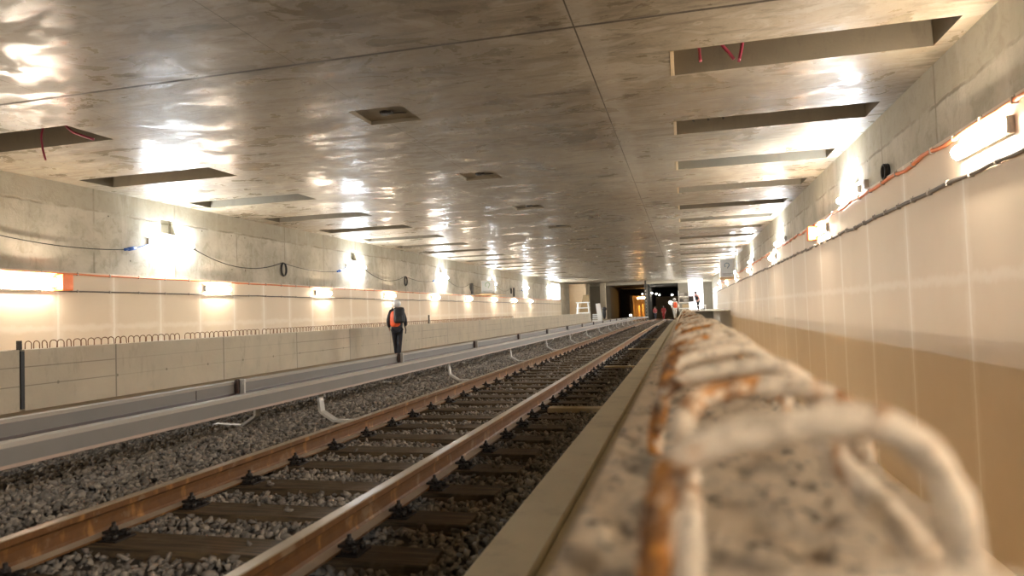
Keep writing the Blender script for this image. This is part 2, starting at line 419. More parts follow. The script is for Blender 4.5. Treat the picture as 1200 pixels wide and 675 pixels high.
# ------------------------------------------------------------------ parapets with rebar loops
lp = thing('parapet', 'long low concrete parapet behind the conductor rails, topped with rebar loops', 'parapet wall', (0,0,0))
mb = MB(); mb.box(XPL-.35, XPL, Y0+.05, 8.34, -3.2, -.31, bev=.008); mb.box(XPL-.35, XPL, 8.42, 74.0, -3.2, -.31, bev=.008); mb.box(XPL-.33, XPL-.06, 8.34, 8.42, -3.2, -.34)
mb.build('wall_section', 'parapet', lp)
mb = MB(); mb.box(XPL-.02, XPL+.012, 8.35, 8.41, -1.22, -.33); mb.build('gap_shade_strip', 'black', lp)  # black strip stands in for the shade in the open gap between sections
for y, h in ((7.85, .20), (8.42, .14), (26.0, .35)):
    mb = MB(); mb.box(XPL-.13, XPL-.08, y-.03, y+.03, -.33, -.31+h, bev=.005); mb.build('steel_stub', 'iron', lp)
def arch(w, h, n=14):
    pts = []
    for i in range(n+1):
        a = PI*(1 - i/n); pts.append((math.cos(a)*w/2, 0, h - w/2*.8 + math.sin(a)*w/2*.8))
    return [(-w/2, 0, -.03)] + pts + [(w/2, 0, -.03)]
mb = MB(); mb.tube(arch(.125, .125), .0075, 6); lh = mb.build('rebar_loop', 'iron', lp)
lh.data.materials[0] = plain('rusty_thin_rebar', (.20, .10, .045), .75, .1, .3, 20)
lh.location = (XPL-.16, 8.62, -.31)
yy = 8.62; n = 1
lst = []
while yy < 40:
    yy += .152 + random.uniform(-.012, .012)
    if 12.05 < yy < 12.17 or 14.6 < yy < 14.75: continue
    lst.append(yy)
for k, y in enumerate(lst[:95]):
    c = lh.copy(); C.objects.link(c); c.parent = lp
    c.location = (XPL-.16+random.uniform(-.01, .01), y, -.31); c.rotation_euler = (random.uniform(-.08, .08), random.uniform(-.05, .05), random.uniform(-.25, .25))
mb = MB()
for y in lst[95:]:
    mb.tube([(x+XPL-.16, yv+y, z-.31) for x, yv, z in arch(.125, .125, 8)], .0075, 5)
o = mb.build('far_rebar_loops', 'iron', lp); o['kind'] = 'stuff'; o.data.materials[0] = lh.data.materials[0]

rp = thing('parapet', 'near concrete parapet at right with large crusted rebar loops on top', 'parapet wall', (0,0,0))
bm = bmesh.new()      # rough top surface between kerb and far edge
xs = np.linspace(-.121, .245, 40); ysn = np.concatenate([np.arange(-.6, .2, .05), np.arange(.2, 3, .012), np.arange(3, 10, .06), np.arange(10, 74.1, 1.0)])
from mathutils import noise as mn
V = []
for y in ysn:
    row = []
    for i, x in enumerate(xs):
        e = min((x+.121)/.03, (.245-x)/.03, 1); amp = .010*max(e, 0)
        z = -.222 + amp*(mn.fractal(Vector((x*26, y*26, 3.1)), 1.0, 2.0, 5)*1.3 + .35*mn.noise(Vector((x*9, y*9, 0)))) if y < 12 else -.222
        if i == len(xs)-1: x = x + .012*mn.noise(Vector((0, y*7, 5)))
        row.append(bm.verts.new((x, y, z)))
    V.append(row)
for A, B in zip(V, V[1:]):
    for k in range(len(xs)-1): bm.faces.new((A[k], B[k], B[k+1], A[k+1])).smooth = True
sk = [bm.verts.new((r[-1].co.x, r[-1].co.y, -3.25)) for r in V]
for i in range(len(V)-1): bm.faces.new((V[i][-1], V[i+1][-1], sk[i+1], sk[i]))
sk = [bm.verts.new((r[0].co.x+.004, r[0].co.y, -.9)) for r in V]
for i in range(len(V)-1): bm.faces.new((V[i][0], V[i+1][0], sk[i+1], sk[i]))
mb = MB(); mb.bm.free(); mb.bm = bm; mb.build('rough_top', 'rough', rp)
mb = MB(); mb.profile([(-.78, -1.12), (-.78, -.905), (-.775, -.9), (-.56, -.9), (-.555, -.905), (-.555, -1.12)], dense(-.6, 30, 5)+dense(34, 74, 4), lambda y: (0, dip(y))); mb.build('edge_kerb', 'kerb', rp)
mb = MB(); mb.box(-.113, -.05, -.6, 74, -3.2, -.235); mb.build('wall_section', 'kerb', rp)
mb = MB(); mb.box(-.545, -.113, -.6, 74, -3.2, -.93); mb.box(-.76, -.56, -.6, 74, -3.2, -1.1); mb.build('ledge', 'kerb', rp)

def px2(px, py, y):
    r = R3 @ Vector((px-600, -(py-337.5), -800)); return r*(y/r.y)
pA = [px2(*q, .50) for q in ((766, 690), (768, 650), (774, 600), (789, 550), (806, 533), (830, 521), (865, 511), (905, 503), (950, 497), (990, 493), (1020, 495), (1052, 507), (1084, 532), (1108, 568), (1122, 605), (1131, 650), (1134, 690))]
cA = Vector((.06, .50, -.20))
def mb_bar(pts, r, mat='bar'):
    mb = MB(); n = len(pts)
    # resample by a smooth curve
    P = [Vector(p) for p in pts]; out = []
    for i in range(n-1):
        p0, p1, p2, p3 = P[max(i-1, 0)], P[i], P[i+1], P[min(i+2, n-1)]
        for k in range(4):
            t = k/4; out.append(.5*((2*p1)+(-p0+p2)*t+(2*p0-5*p1+4*p2-p3)*t*t+(-p0+3*p1-3*p2+p3)*t**3))
    out.append(P[-1])
    rs = [r*(1+.16*mn.noise(Vector((q.x*60, q.y*60, q.z*60)))) for q in out]
    mb.tube(out, rs, 12); return mb
loops = []
o = mb_bar(pA, .0128).build('rebar_loop', 'bar', rp); o['label'] = 'largest nearest rebar loop, standing upright with rust on its left leg'
o = mb_bar([Vector((p.x*.95-.01, .275, p.z-.027)) for p in pA], .0115).build('rebar_loop', 'bar', rp)
o['label'] = 'blurred rebar loop cut off by the bottom right of the photo'
pB = [px2(808, 690, .55), px2(808, 640, .56), px2(806, 570, .60), px2(802, 505, .66), px2(810, 478, .70), px2(840, 460, .73), px2(880, 453, .75), px2(925, 452, .75), px2(960, 458, .74),
      px2(985, 480, .71), px2(975, 510, .67), px2(1010, 560, .61), px2(1055, 610, .57), px2(1090, 660, .54)]
pB = [px2(808, 690, .55), px2(808, 640, .56), px2(806, 570, .60), px2(800, 505, .66), px2(806, 478, .70), px2(835, 461, .73), px2(880, 453, .75), px2(925, 453, .75), px2(965, 462, .75),
      px2(990, 478, .75), px2(1004, 500, .75), px2(1010, 540, .75)]
o = mb_bar(pB, .0115).build('rebar_loop', 'bar', rp); o['label'] = 'second rebar loop from the camera, leaning towards it'
o = mb_bar([px2(948, 500, .69), px2(975, 532, .65), px2(1010, 570, .61), px2(1050, 612, .57), px2(1090, 665, .54)], .0115).build('bent_bar', 'bar', rp); o['label'] = 'slanting grey bar inside the nearest loop'
y = .97; k = 0
base = [(p - Vector((.065, .50, 0))) for p in pA]
while y < 17:
    w = random.uniform(.92, 1.08); crest = [-.078, -.075, -.07, -.066, -.062, -.07, -.066][k % 7] if k < 7 else -.075+random.uniform(-.012, .012)
    sx = 1.0*w; lean = random.uniform(-.05, .05); sk = random.uniform(-.012, .012); yaw = random.uniform(-.2, .2)
    top = max(p.z for p in pA); zb = -.235
    pts = []
    for p in base:
        t = (p.z - zb)/(top - zb); z = zb + t*(crest - zb)
        pts.append(Vector((.055 + p.x*sx + sk, y + lean*t + p.x*yaw, z)))
    mb_bar(pts, .0112 if y < 5 else .0105).build('rebar_loop', 'bar', rp)
    y += .215 + random.uniform(-.03, .03); k += 1

# ------------------------------------------------------------------ track
RL, RR = -3.215, -1.780      # centre lines of the rail heads
hw = .0355
prof = [(-hw, 0), (-hw+.006, .004), (hw-.006, .004), (hw, 0), (hw, -.030), (hw-.006, -.037), (.012, -.047), (.009, -.075), (.011, -.120), (.020, -.136), (.0725, -.146), (.0725, -.158), (-.0725, -.158), (-.0725, -.146), (-.020, -.136), (-.011, -.120), (-.009, -.075), (-.012, -.047), (-hw+.006, -.037), (-hw, -.030)]
n = len(prof); mats = [0]*n
ys = dense(-2, 30, 4)+dense(33, 130, 3)
for xc, lab in ((RL, 'left running rail, rusty orange on its web, nearer the grey conductor rails'), (RR, 'right running rail, brown and nearer the concrete kerb')):
    t = thing('rail', lab, 'rail', (0, 0, 0))
    mb = MB(); head = [(xc+a, -1.0-.004+b) for a, b in prof]
    ms = [1 if (b >= -.001) else 2 if (-.147 < b < -.135 or b <= -.146) else 0 for a, b in prof]
    ms[0] = ms[1] = ms[2] = 1; ms[3] = 0; ms[-1] = 0
    for i in range(n):
        a, b = prof[i], prof[(i+1) % n]
        if min(a[1], b[1]) > -.001: ms[i] = 1
        elif {round(a[1], 3), round(b[1], 3)} == {-.136, -.146}: ms[i] = 2
        else: ms[i] = 0
    mb.profile(head, ys, lambda y: (0, dip(y)), mats=ms); mb.build('rail_body', ['rail', 'head', 'foot'], t)

# one sleeper with two base plates and four clips
def make_sleeper():
    t = thing('sleeper', 'x', 'railway sleeper', (0, 0, 0), 0)
    mb = MB(); mb.box(-1.26, 1.26, -.125, .125, -.15, 0, bev=.008); mb.build('timber', 'sleeper', t)
    for sx in (-1, 1):
        xc = sx*.7175
        mb = MB(); mb.box(xc-.17, xc+.17, -.075, .075, -.002, .010, bev=.002)
        for s2 in (-1, 1): mb.box(xc+s2*.085-.008, xc+s2*.085+.008, -.07, .07, .01, .032)
        bp = mb.build('base_plate', 'iron', t)
        for s2 in (-1, 1):
            mb = MB(); xb = xc+s2*.088
            mb.box(min(xb, xb-s2*.05), max(xb, xb-s2*.05), -.032, .032, .030, .045, bev=.003)
            mb.cyl((xb, 0, .055), (0, 0, 1), .011, .07, 8); mb.cyl((xb, 0, .056), (0, 0, 1), .021, .022, 6)
            mb.tube([(xb + .020*math.cos(a), .020*math.sin(a), .044 + .004*a/PI) for a in np.linspace(0, 3.6*PI, 20)], .005, 6)
            mb.cyl((xb+s2*.05, .045, .022), (0, 0, 1), .016, .03, 6); mb.cyl((xb+s2*.05, -.045, .022), (0, 0, 1), .016, .03, 6)
            mb.tube([(xb+s2*.02, -.055+.0*a, .02) if False else (xb+s2*(.02+.022*math.cos(a)), .055+.022*math.sin(a), .03) for a in np.linspace(0, 2*PI, 12)], .006, 6)
            mb.tube([(xb+s2*(.02+.022*math.cos(a)), -.055+.022*math.sin(a), .03) for a in np.linspace(0, 2*PI, 12)], .006, 6)
            mb.build('clip', 'iron', bp)
    return t
XT = (RL+RR)/2; ZS = -1.0-.158-.014
proto = make_sleeper()
sl_y = [3.16-.62*2 + .622*k for k in range(145)]
sl_y = [y for y in sl_y if 2.2 < y < 90]
ordn = ['nearest', 'second', 'third', 'fourth', 'fifth', 'sixth', 'seventh', 'eighth']
plainproto = None
for i, y in enumerate(sl_y):
    if i == 0: o = proto
    elif y < 45: o = copy_tree(proto)
    else:
        if plainproto is None:
            mb = MB(); mb.box(-1.26, 1.26, -.125, .125, -.15, 0, bev=.008); plainproto = mb.build('sleeper', 'sleeper'); o = plainproto; plainproto['category'] = 'railway sleeper'
        else: o = plainproto.copy(); C.objects.link(o)
    o.location = (XT + random.uniform(-.02, .02), y, ZS + dip(y)); o.rotation_euler = (0, 0, random.uniform(-.006, .006))
    if i < 8: o['label'] = f'{ordn[i]} dark timber sleeper from the bottom of the photo, crossing under both rails'
    elif y < 45: o['label'] = 'dark timber sleeper with rail clips in the middle stretch of track'
    else: o['label'] = 'distant dark timber sleeper towards the tunnel mouth'
    o['group'] = 'sleepers of the track' if i < 8 else 'sleepers of the middle stretch of track' if y < 45 else 'far sleepers of the track'
# the one pale bare sleeper beside the kerb
k = min(range(len(sl_y)), key=lambda i: abs(sl_y[i]-6.3))
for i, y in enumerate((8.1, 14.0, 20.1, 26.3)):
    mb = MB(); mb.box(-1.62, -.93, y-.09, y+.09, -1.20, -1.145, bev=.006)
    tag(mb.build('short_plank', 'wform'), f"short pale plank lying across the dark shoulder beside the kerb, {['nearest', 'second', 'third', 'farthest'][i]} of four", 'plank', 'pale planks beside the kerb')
# ---- ballast
def rock_templates(nt=18, pts=10):
    T = []
    for i in range(nt):
        b = bmesh.new()
        for _ in range(pts):
            v = rng.normal(size=3); v /= np.linalg.norm(v); v *= rng.uniform(.75, 1.1)
            b.verts.new((v[0]*rng.uniform(1.0, 1.3), v[1]*.85, v[2]*.6))
        r = bmesh.ops.convex_hull(b, input=b.verts); bmesh.ops.delete(b, geom=[g for g in r['geom_interior'] if isinstance(g, bmesh.types.BMVert)], context='VERTS')
        bmesh.ops.recalc_face_normals(b, faces=b.faces); bmesh.ops.triangulate(b, faces=b.faces)
        b.verts.index_update()
        T.append((np.array([v.co[:] for v in b.verts], dtype=np.float32), np.array([[v.index for v in f.verts] for f in b.faces], dtype=np.int32))); b.free()
    return T
TP = rock_templates()
def scatter(regions):
    VS, FS = [], []; off = 0
    for (y0, y1, dens, r0, r1) in regions:
        n = int(dens*(y1-y0)*5.6)
        X = rng.uniform(-6.2, -.80, n); Y = rng.uniform(y0, y1, n)
        keep = (X > -1.32*Y-.5) & (X < -.8) | (Y > 25) & (X < -.5)
        # open strips under the rails stay filled; sleepers stay clear
        ph = (Y - (3.16-.62*2)) / .622; d = np.abs(ph - np.round(ph))*.622
        ons = (d < .125) & (np.abs(X-XT) < 1.24)
        keep &= ~ons | (rng.uniform(size=n) < .012)
        nearrail = (np.abs(X-RL) < .085) | (np.abs(X-RR) < .085)
        X, Y, ons, nearrail = X[keep], Y[keep], ons[keep], nearrail[keep]; n = len(X)
        R = rng.uniform(r0, r1, n)*np.where(rng.uniform(size=n) < .12, 1.25, 1)
        tr = np.abs(X-XT) < 1.3
        ground = -1.205 + .016*np.sin(X*5+Y*2.1)*np.cos(Y*3.3-X) + np.where(tr, -.006, np.where(X < XT, .035*np.minimum(1, (XT-1.3-X)/.4), 0.0))
        Z = np.where(ons, ZS+R*.4, ground + rng.uniform(-.022, .016, n))
        Z = np.where(nearrail, np.minimum(Z, -1.195), Z)
        Z += np.array([dip(y) for y in Y])
        tid = rng.integers(0, len(TP), n)
        for t in range(len(TP)):
            s = np.nonzero(tid == t)[0]
            if not len(s): continue
            tv, tf = TP[t]; m = len(s)
            q = rng.normal(size=(m, 4)); q /= np.linalg.norm(q, axis=1, keepdims=True)
            w, x, y, z = q.T
            RM = np.stack([1-2*(y*y+z*z), 2*(x*y-z*w), 2*(x*z+y*w), 2*(x*y+z*w), 1-2*(x*x+z*z), 2*(y*z-x*w), 2*(x*z-y*w), 2*(y*z+x*w), 1-2*(x*x+y*y)], 1).reshape(m, 3, 3)
            v = np.einsum('mij,kj->mki', RM, tv)*R[s][:, None, None]*np.array([1, 1, .9])
            v += np.stack([X[s], Y[s], Z[s]], 1)[:, None, :]
            f = tf[None] + (off + np.arange(m)*len(tv))[:, None, None]
            VS.append(v.reshape(-1, 3)); FS.append(f.reshape(-1, 3)); off += m*len(tv)
    V = np.concatenate(VS).astype(np.float32); F = np.concatenate(FS).astype(np.int32)
    me = bpy.data.meshes.new('ballast'); me.vertices.add(len(V)); me.vertices.foreach_set('co', V.ravel())
    me.loops.add(F.size); me.loops.foreach_set('vertex_index', F.ravel())
    me.polygons.add(len(F)); me.polygons.foreach_set('loop_start', np.arange(0, F.size, 3, dtype=np.int32)); me.polygons.foreach_set('loop_total', np.full(len(F), 3, dtype=np.int32))
    me.update(calc_edges=True); me.materials.append(MT['ballast'])
    o = bpy.data.objects.new('ballast', me); C.objects.link(o); return o
bo = scatter([(2.0, 9, 720, .022, .038), (9, 20, 420, .028, .044), (20, 45, 170, .035, .055), (45, 75, 60, .05, .08)])
tag(bo, 'crushed grey ballast stones filling the track bed', 'ballast', kind='stuff')

# ------------------------------------------------------------------ the two covered conductor rails and their brackets
XF, XB = -3.95, -4.98
def cover(xc, zt, h, hwid, label, facing):
    t = thing('conductor_rail', label, 'conductor rail', (0, 0, 0))
    p = [(-hwid, -h), (-hwid, -.025), (-hwid+.022, 0), (hwid-.022, 0), (hwid, -.025), (hwid, -h), (hwid-.012, -h), (hwid-.012, -.035), (-hwid+.012, -.035), (-hwid+.012, -h)]
    mb = MB(); yv = dense(-2, 30, 4)+dense(33, 78, 3)
    mb.profile([(xc+a, zt+b) for a, b in p], yv, lambda y: (0, dip(y)), mats=[0, 1, 1, 1, 0, 0, 0, 0, 0, 0]); mb.build('cover', ['grp', 'grpl'], t)
    mb = MB(); mb.profile([(xc+a, zt-h-.001+b) for a, b in ((-hwid+.03, .05), (hwid-.01, .05), (hwid-.0, -.020), (hwid-.015, -.026), (-hwid+.03, -.022))], yv, lambda y: (0, dip(y)))
    mb.build('rail_body', 'grpp' if facing else 'insul_gap', t)  # rear lip coloured dark for the shade in the gap between the rails
    return t
tf = cover(XF, -.665, .125, .075, 'front grey covered conductor rail beside the left running rail', 1)
tb = cover(XB, -.665, .125, .075, 'rear grey covered conductor rail, nearer the low parapet', 0)
for y in (6.05, 24.0, 42.0):
    mb = MB(); mb.box(XB+.0752, XB+.0775, y, y+.012, -.79, -.69); mb.build('joint', 'iron', tb)
def make_bracket():
    t = thing('rail_bracket', 'x', 'bracket', (0, 0, 0), 0, None)
    # foot strip towards the running rail, knee, then upright holding the front rail
    mb = MB(); w = .05
    def strip(pts, th=.028):
        for (a, b) in zip(pts, pts[1:]):
            a, b = Vector(a), Vector(b); d = (b-a).normalized(); nrm = Vector((-d.z, 0, d.x))*th/2
            vs = [mb.bm.verts.new(p+q+Vector((0, s, 0))) for s in (-w, w) for p, q in ((a, nrm), (a, -nrm), (b, -nrm), (b, nrm))]
            for f in ((0,1,2,3), (7,6,5,4), (0,4,5,1), (1,5,6,2), (2,6,7,3), (3,7,4,0)): mb.bm.faces.new([vs[i] for i in f])
    strip([(-3.72, 0, -1.165), (-3.93, 0, -1.165), (-4.10, 0, -1.06), (-4.13, 0, -.80), (-4.04, 0, -.80)])
    mb.build('front_arm', 'bracket', t)
    mb = MB(); strip([(-5.22, -.4, -1.15), (-4.86, -.4, -1.165), (-4.68, -.4, -1.05), (-4.66, -.4, -.86), (-4.80, -.43, -.84)])
    mb.build('rear_arm', 'bracket', t)
    mb = MB(); mb.box(-4.905, -4.855, -.485, -.425, -.80, -.635, bev=.022); mb.build('insulator', 'insul_gap', t)
    mb = MB(); mb.box(-4.865, -4.80, -.445, -.415, -.83, -.632, bev=.012); mb.cyl((-4.832, -.447, -.68), (0, 1, 0), .018, .01, 10)
    mb.box(-4.90, -4.79, -.44, -.41, -.845, -.82, bev=.004); mb.build('yoke', 'bracket', t)
    return t
bp = make_bracket()
for k in range(17):
    y = 7.15 + 4.47*k
    o = bp if k == 0 else copy_tree(bp)
    o.location = (0, y, dip(y))
    o['group'] = 'brackets holding the conductor rails'
    o['label'] = (['nearest pale steel bracket holding the two conductor rails', 'second pale steel bracket from the camera under the conductor rails', 'third pale steel bracket from the camera under the conductor rails', 'fourth pale steel bracket from the camera under the conductor rails'][k]
                  if k < 4 else 'small distant steel bracket under the conductor rails')

# ------------------------------------------------------------------ wall conduits and cables
def wavy(x, y0, y1, z, amp, step=.28, seed=0):
    return [(x + .01*mn.noise(Vector((y*1.7, seed, 4))), y, z + amp*mn.noise(Vector((y*1.1, seed, 0)))) for y in np.arange(y0, y1, step)]
def conduit(name, x, z, r, amp, mat, label, ye, sgn, clipstep, seed):
    t = thing(name, label, 'conduit' if mat == 'orange' else 'cable')
    pts = wavy(x, Y0+.2, ye, z, amp, .28, seed)
    mb = MB(); mb.tube(pts, r, 8); mb.build('pipe_run', mat, t)
    mb = MB(); mb.box(-r*1.3, r*1.3, -.012, .012, -r*1.35, r*1.35, bev=.003); mb.cyl((0, 0, r*1.6), (0, 0, 1), .008, .03, 6)
    c0 = mb.build('clip', 'clip', t); first = True; cnt = 0
    y = clipstep*2
    while y < min(ye, 60) and cnt < 70:
        c = c0 if first else c0.copy()
        if not first: C.objects.link(c); c.parent = t
        first = False; cnt += 1
        c.location = (x, y, z + amp*mn.noise(Vector((y*1.1, seed, 0)))); y += clipstep
conduit('conduit', XL+.12, 1.275, .022, .015, 'orange', 'thin orange conduit along the top of the left wall lining', 80, 1, .95, 1)
conduit('conduit', XR-.125, 2.13, .030, .07, 'orange', 'wavy orange conduit along the top of the right wall lining', 86, -1, .85, 2)
conduit('cable_run', XL+.12, .87, .018, .02, 'cgrey', 'dark grey cable clipped along the left wall lining', 80, 1, .95, 3)
conduit('cable_run', XR-.125, 1.57, .030, .05, 'cgrey', 'dark grey cable clipped along the right wall lining', 86, -1, .75, 4)

# ------------------------------------------------------------------ lamps
def make_lamp(kind, sgn, guard=False):
    """origin at the wall face, lamp runs along Y, sgn points into the room"""
    L = 1.75 if kind == 'white' else 1.50 if (guard or sgn < 0) else 1.15; hh = .075 if kind == 'white' else .10 if (guard or sgn < 0) else .08
    t = thing('wall_lamp', 'x', 'lamp')
    mb = MB(); mb.box(min(0, sgn*.055), max(0, sgn*.055), -L/2, L/2, -hh, hh, bev=.008); mb.build('housing', 'housing', t)
    mb = MB(); pr = [(sgn*(.05+.095*math.sin(a)), (hh-.005)*math.cos(a)) for a in np.linspace(0, PI, 9)]
    mb.profile(pr, [-L/2+.05, L/2-.05]); mb.build('diffuser', 'e_white' if kind == 'white' else 'e_warm', t)
    for s in (-1, 1):
        mb = MB(); y = s*(L/2-.025); mb.box(min(sgn*.03, sgn*.085), max(sgn*.03, sgn*.085), y-.022, y+.022, -hh-.001, hh+.001, bev=.01); mb.build('end_cap', 'cap', t)
    if guard:
        mb = MB(); y0, y1 = (L/2+.0, L/2+.30); mb.box(min(sgn*.0, sgn*.24), max(sgn*.0, sgn*.24), y0, y1, -.19, .19, bev=.03); mb.build('orange_box', 'guard', t)
    return t
cache = {}
def lamp(kind, sgn, y, z, lab, grp, guard=False):
    key = (kind, sgn, guard)
    if key not in cache: o = cache[key] = make_lamp(*key)
    else: o = copy_tree(cache[key])
    lin = (z < LT) if sgn > 0 else (z < RT)
    x = (XL if sgn > 0 else XR) + sgn*(.09 if lin else 0)
    o.location = (x, y, z); o['label'] = lab; o['group'] = grp
nth = ['nearest', 'second', 'third', 'fourth', 'fifth', 'sixth', 'farthest']
vis = [y for y in WL if y > 10]
for sgn, side in ((1, 'left'), (-1, 'right')):
    for y in [w for w in WL if not 0 < w < 10]:
        i = vis.index(y) if y in vis else -1
        lab = f'{nth[i]} cool white tube lamp in view high on the {side} concrete wall' if i >= 0 else f'cool white tube lamp on the {side} wall beside or behind the camera'
        lamp('white', sgn, y, 2.3 if sgn > 0 else 2.36, lab, f'cool white lamps on the {side} wall')
nth2 = ['nearest', 'second', 'third', 'fourth', 'fifth', 'sixth', 'seventh', 'eighth', 'ninth', 'tenth', 'farthest']
wl = [11.95+6.4*k for k in range(-3, 9)]; wv = [y for y in wl if y > 11]
for y in wl:
    i = wv.index(y) if y in wv else -1
    lamp('warm', 1, y, 1.06, f'{nth2[i]} warm white lamp in view on the left wall lining' if i >= 0 else 'warm white lamp on the left lining outside the view', 'warm lamps on the left lining', guard=(i == 0))
wr = [9.35+9.95*k for k in range(-2, 8)]; wv = [y for y in wr if y > 8]
for y in wr:
    i = wv.index(y) if y in wv else -1
    lamp('warm', -1, y, 1.90, f'{nth2[i]} warm white lamp in view on the right wall lining' if i >= 0 else 'warm white lamp on the right lining outside the view', 'warm lamps on the right lining', guard=(i == 1))

# ------------------------------------------------------------------ festoon cables and coils on the upper left wall
def sag(p, q, s, n=14):
    p, q = Vector(p), Vector(q)
    return [p.lerp(q, i/n) + Vector((0, 0, -4*s*(i/n)*(1-i/n))) for i in range(n+1)]
xw = XL+.03
bay = 0
for y in WL:
    if y < 0 or y > 58: continue
    bay += 1
    coil_y = y + 5.6
    far = y > 30
    nm = {1: 'left of', 2: 'right of', 3: 'second'}
    t = thing('lamp_cable', f"thin black cable looped along the left upper wall, {['running in from the left edge', 'beyond the nearest cool lamp', 'beyond the second cool lamp', 'beyond the third cool lamp', 'beyond the fourth cool lamp', 'beyond the fifth cool lamp'][bay-1]}", 'cable')
    mb = MB(); mb.tube(sag((xw, y+.9, 2.25), (xw, coil_y, 2.12), .38), .012, 6); mb.tube(sag((xw, coil_y, 2.12), (xw, y+9.6, 2.0), .12), .012, 6); mb.build('cord', 'black', t)
    mb = MB(); mb.tube([(xw+.03, y+9.6, 2.0), (xw+.03, y+9.72, 2.02)], .035, 8, 0); mb.tube([(xw+.03, y+9.72, 2.02), (xw+.03, y+9.95, 2.07)], .05, 8); mb.tube(sag((xw, y+9.95, 2.07), (xw, y+10.5, 2.25), .02, 4), .012, 6)
    mb.build('plug', 'blue', t)
    mb = MB()
    for k in range(3):
        mb.tube([(xw+.02+k*.018, coil_y+.16*math.cos(a)+.01*k, 1.87+(.25-.01*k)*math.sin(a)) for a in np.linspace(0, 2*PI, 22)[:-1]], .016, 6, closed=True)
    tag(mb.build('cable_coil', 'black'), f"black coil of cable hanging on the left upper wall, {['just outside the left edge', 'nearest of the coils in view', 'second of the coils in view', 'third of the coils in view', 'fourth of the coils in view', 'fifth of the coils in view'][bay-1]}", 'cable coil', 'coils of cable on the left wall')
# small coil and box on the right wall
mb = MB()
for k in range(3):
    mb.tube([(XR-.05-.03*k, 13.55+.13*math.cos(a), 2.32+.13*math.sin(a)) for a in np.linspace(0, 2*PI, 18)[:-1]], .02, 6, closed=True)
tag(mb.build('cable_coil', 'black'), 'small dark coil behind the orange conduit on the right wall', 'cable coil')
for i, y in enumerate([w for w in WL if w > 10][:3]):
    mb = MB(); mb.box(XR-.08, XR, y-1.5, y-1.35, 2.28, 2.45, bev=.01); mb.box(XR-.085, XR-.08, y-1.48, y-1.37, 2.3, 2.43)
    tag(mb.build('junction_box', 'housing'), f'small grey junction box below a wall niche by the {nth[i]} cool lamp on the right', 'junction box', 'junction boxes on the right wall')

# ------------------------------------------------------------------ tubes hanging out of the ceiling recesses
def curve_tube(name, pts, r, label, mat='magenta', cat='tube'):
    t = mb_bar(pts, r, mat); return tag(t.build(name, mat), label, cat, 'tubes hanging from the ceiling recesses')
yo = openings[6]
assert abs(yo-9.35) < .01
Zt = ZC+.50
curve_tube('hanging_tube', [(.35, yo+.72, Zt), (.37, yo+.70, ZC+.25), (.38, yo+.68, ZC+.05)], .022, 'leftmost crimson tube stub in the nearest right ceiling recess')
curve_tube('hanging_tube', [(.62, yo+.60, Zt), (.64, yo+.62, ZC+.3), (.78, yo+.68, ZC+.12), (.84, yo+.70, ZC+.03)], .022, 'middle slanting crimson tube stub in the nearest right ceiling recess')
curve_tube('hanging_tube', [(.98, yo+.66, Zt), (.96, yo+.68, ZC+.25), (.90, yo+.66, ZC-.02)], .022, 'right crimson tube stub in the nearest right ceiling recess')
curve_tube('hanging_tube', [(-10.9, yo+.45, Zt), (-10.98, yo+.35, ZC+.05), (-10.8, yo+.2, ZC-.25), (-10.62, yo+.1, ZC-.52)], .016, 'long crimson tube curving down from the nearest left ceiling recess')
curve_tube('hanging_tube', [(-10.7, yo+.3, Zt), (-10.55, yo+.5, ZC+.12), (-10.35, yo+.6, ZC+.0), (-10.2, yo+.7, ZC-.06)], .022, 'short dark crimson tube at the edge of the nearest left ceiling recess')
for k in range(1, 3):
    for j in range(3):
        y = yo + PITCH*k
        curve_tube('hanging_tube', [(.25+.28*j, y+.75, Zt), (.28+.28*j, y+.72, ZC+.3), (.35+.28*j, y+.78, ZC+.17)], .02, f"small dark tube stub, {['left', 'middle', 'right'][j]} of three in the {['second', 'third'][k-1]} right ceiling recess", 'black')
# pale wooden rims at the left ends of the right recesses
for k in range(0, 6):
    y = yo + PITCH*k; mb = MB(); mb.box(-.038, .015, y+.003, y+.997, ZC-.008, ZC+.5, bev=.004)
    tag(mb.build('wooden_rim', 'wform'), f"pale timber edge board at the left end of the {nth2[k]} right ceiling recess", 'board', 'edge boards of the ceiling recesses')
for i, y in enumerate(hatches):
    if 9 < y < 45:
        mb = MB(); 
        mb.cyl((-4.82, y+.42, ZC+.045), (0, 0, 1), .07, .06, 12); mb.box(-4.9, -4.68, y+.38, y+.5, ZC+.03, ZC+.07, bev=.01); mb.tube([(-4.8, y+.45, ZC+.04), (-4.6, y+.5, ZC+.05), (-4.5, y+.6, ZC+.068)], .012, 6)
        tag(mb.build('ceiling_socket', 'iron'), f'dark fittings inside the {nth2[min(10, i-2)]} square ceiling hatch from the camera', 'fitting', 'fittings in the ceiling hatches')

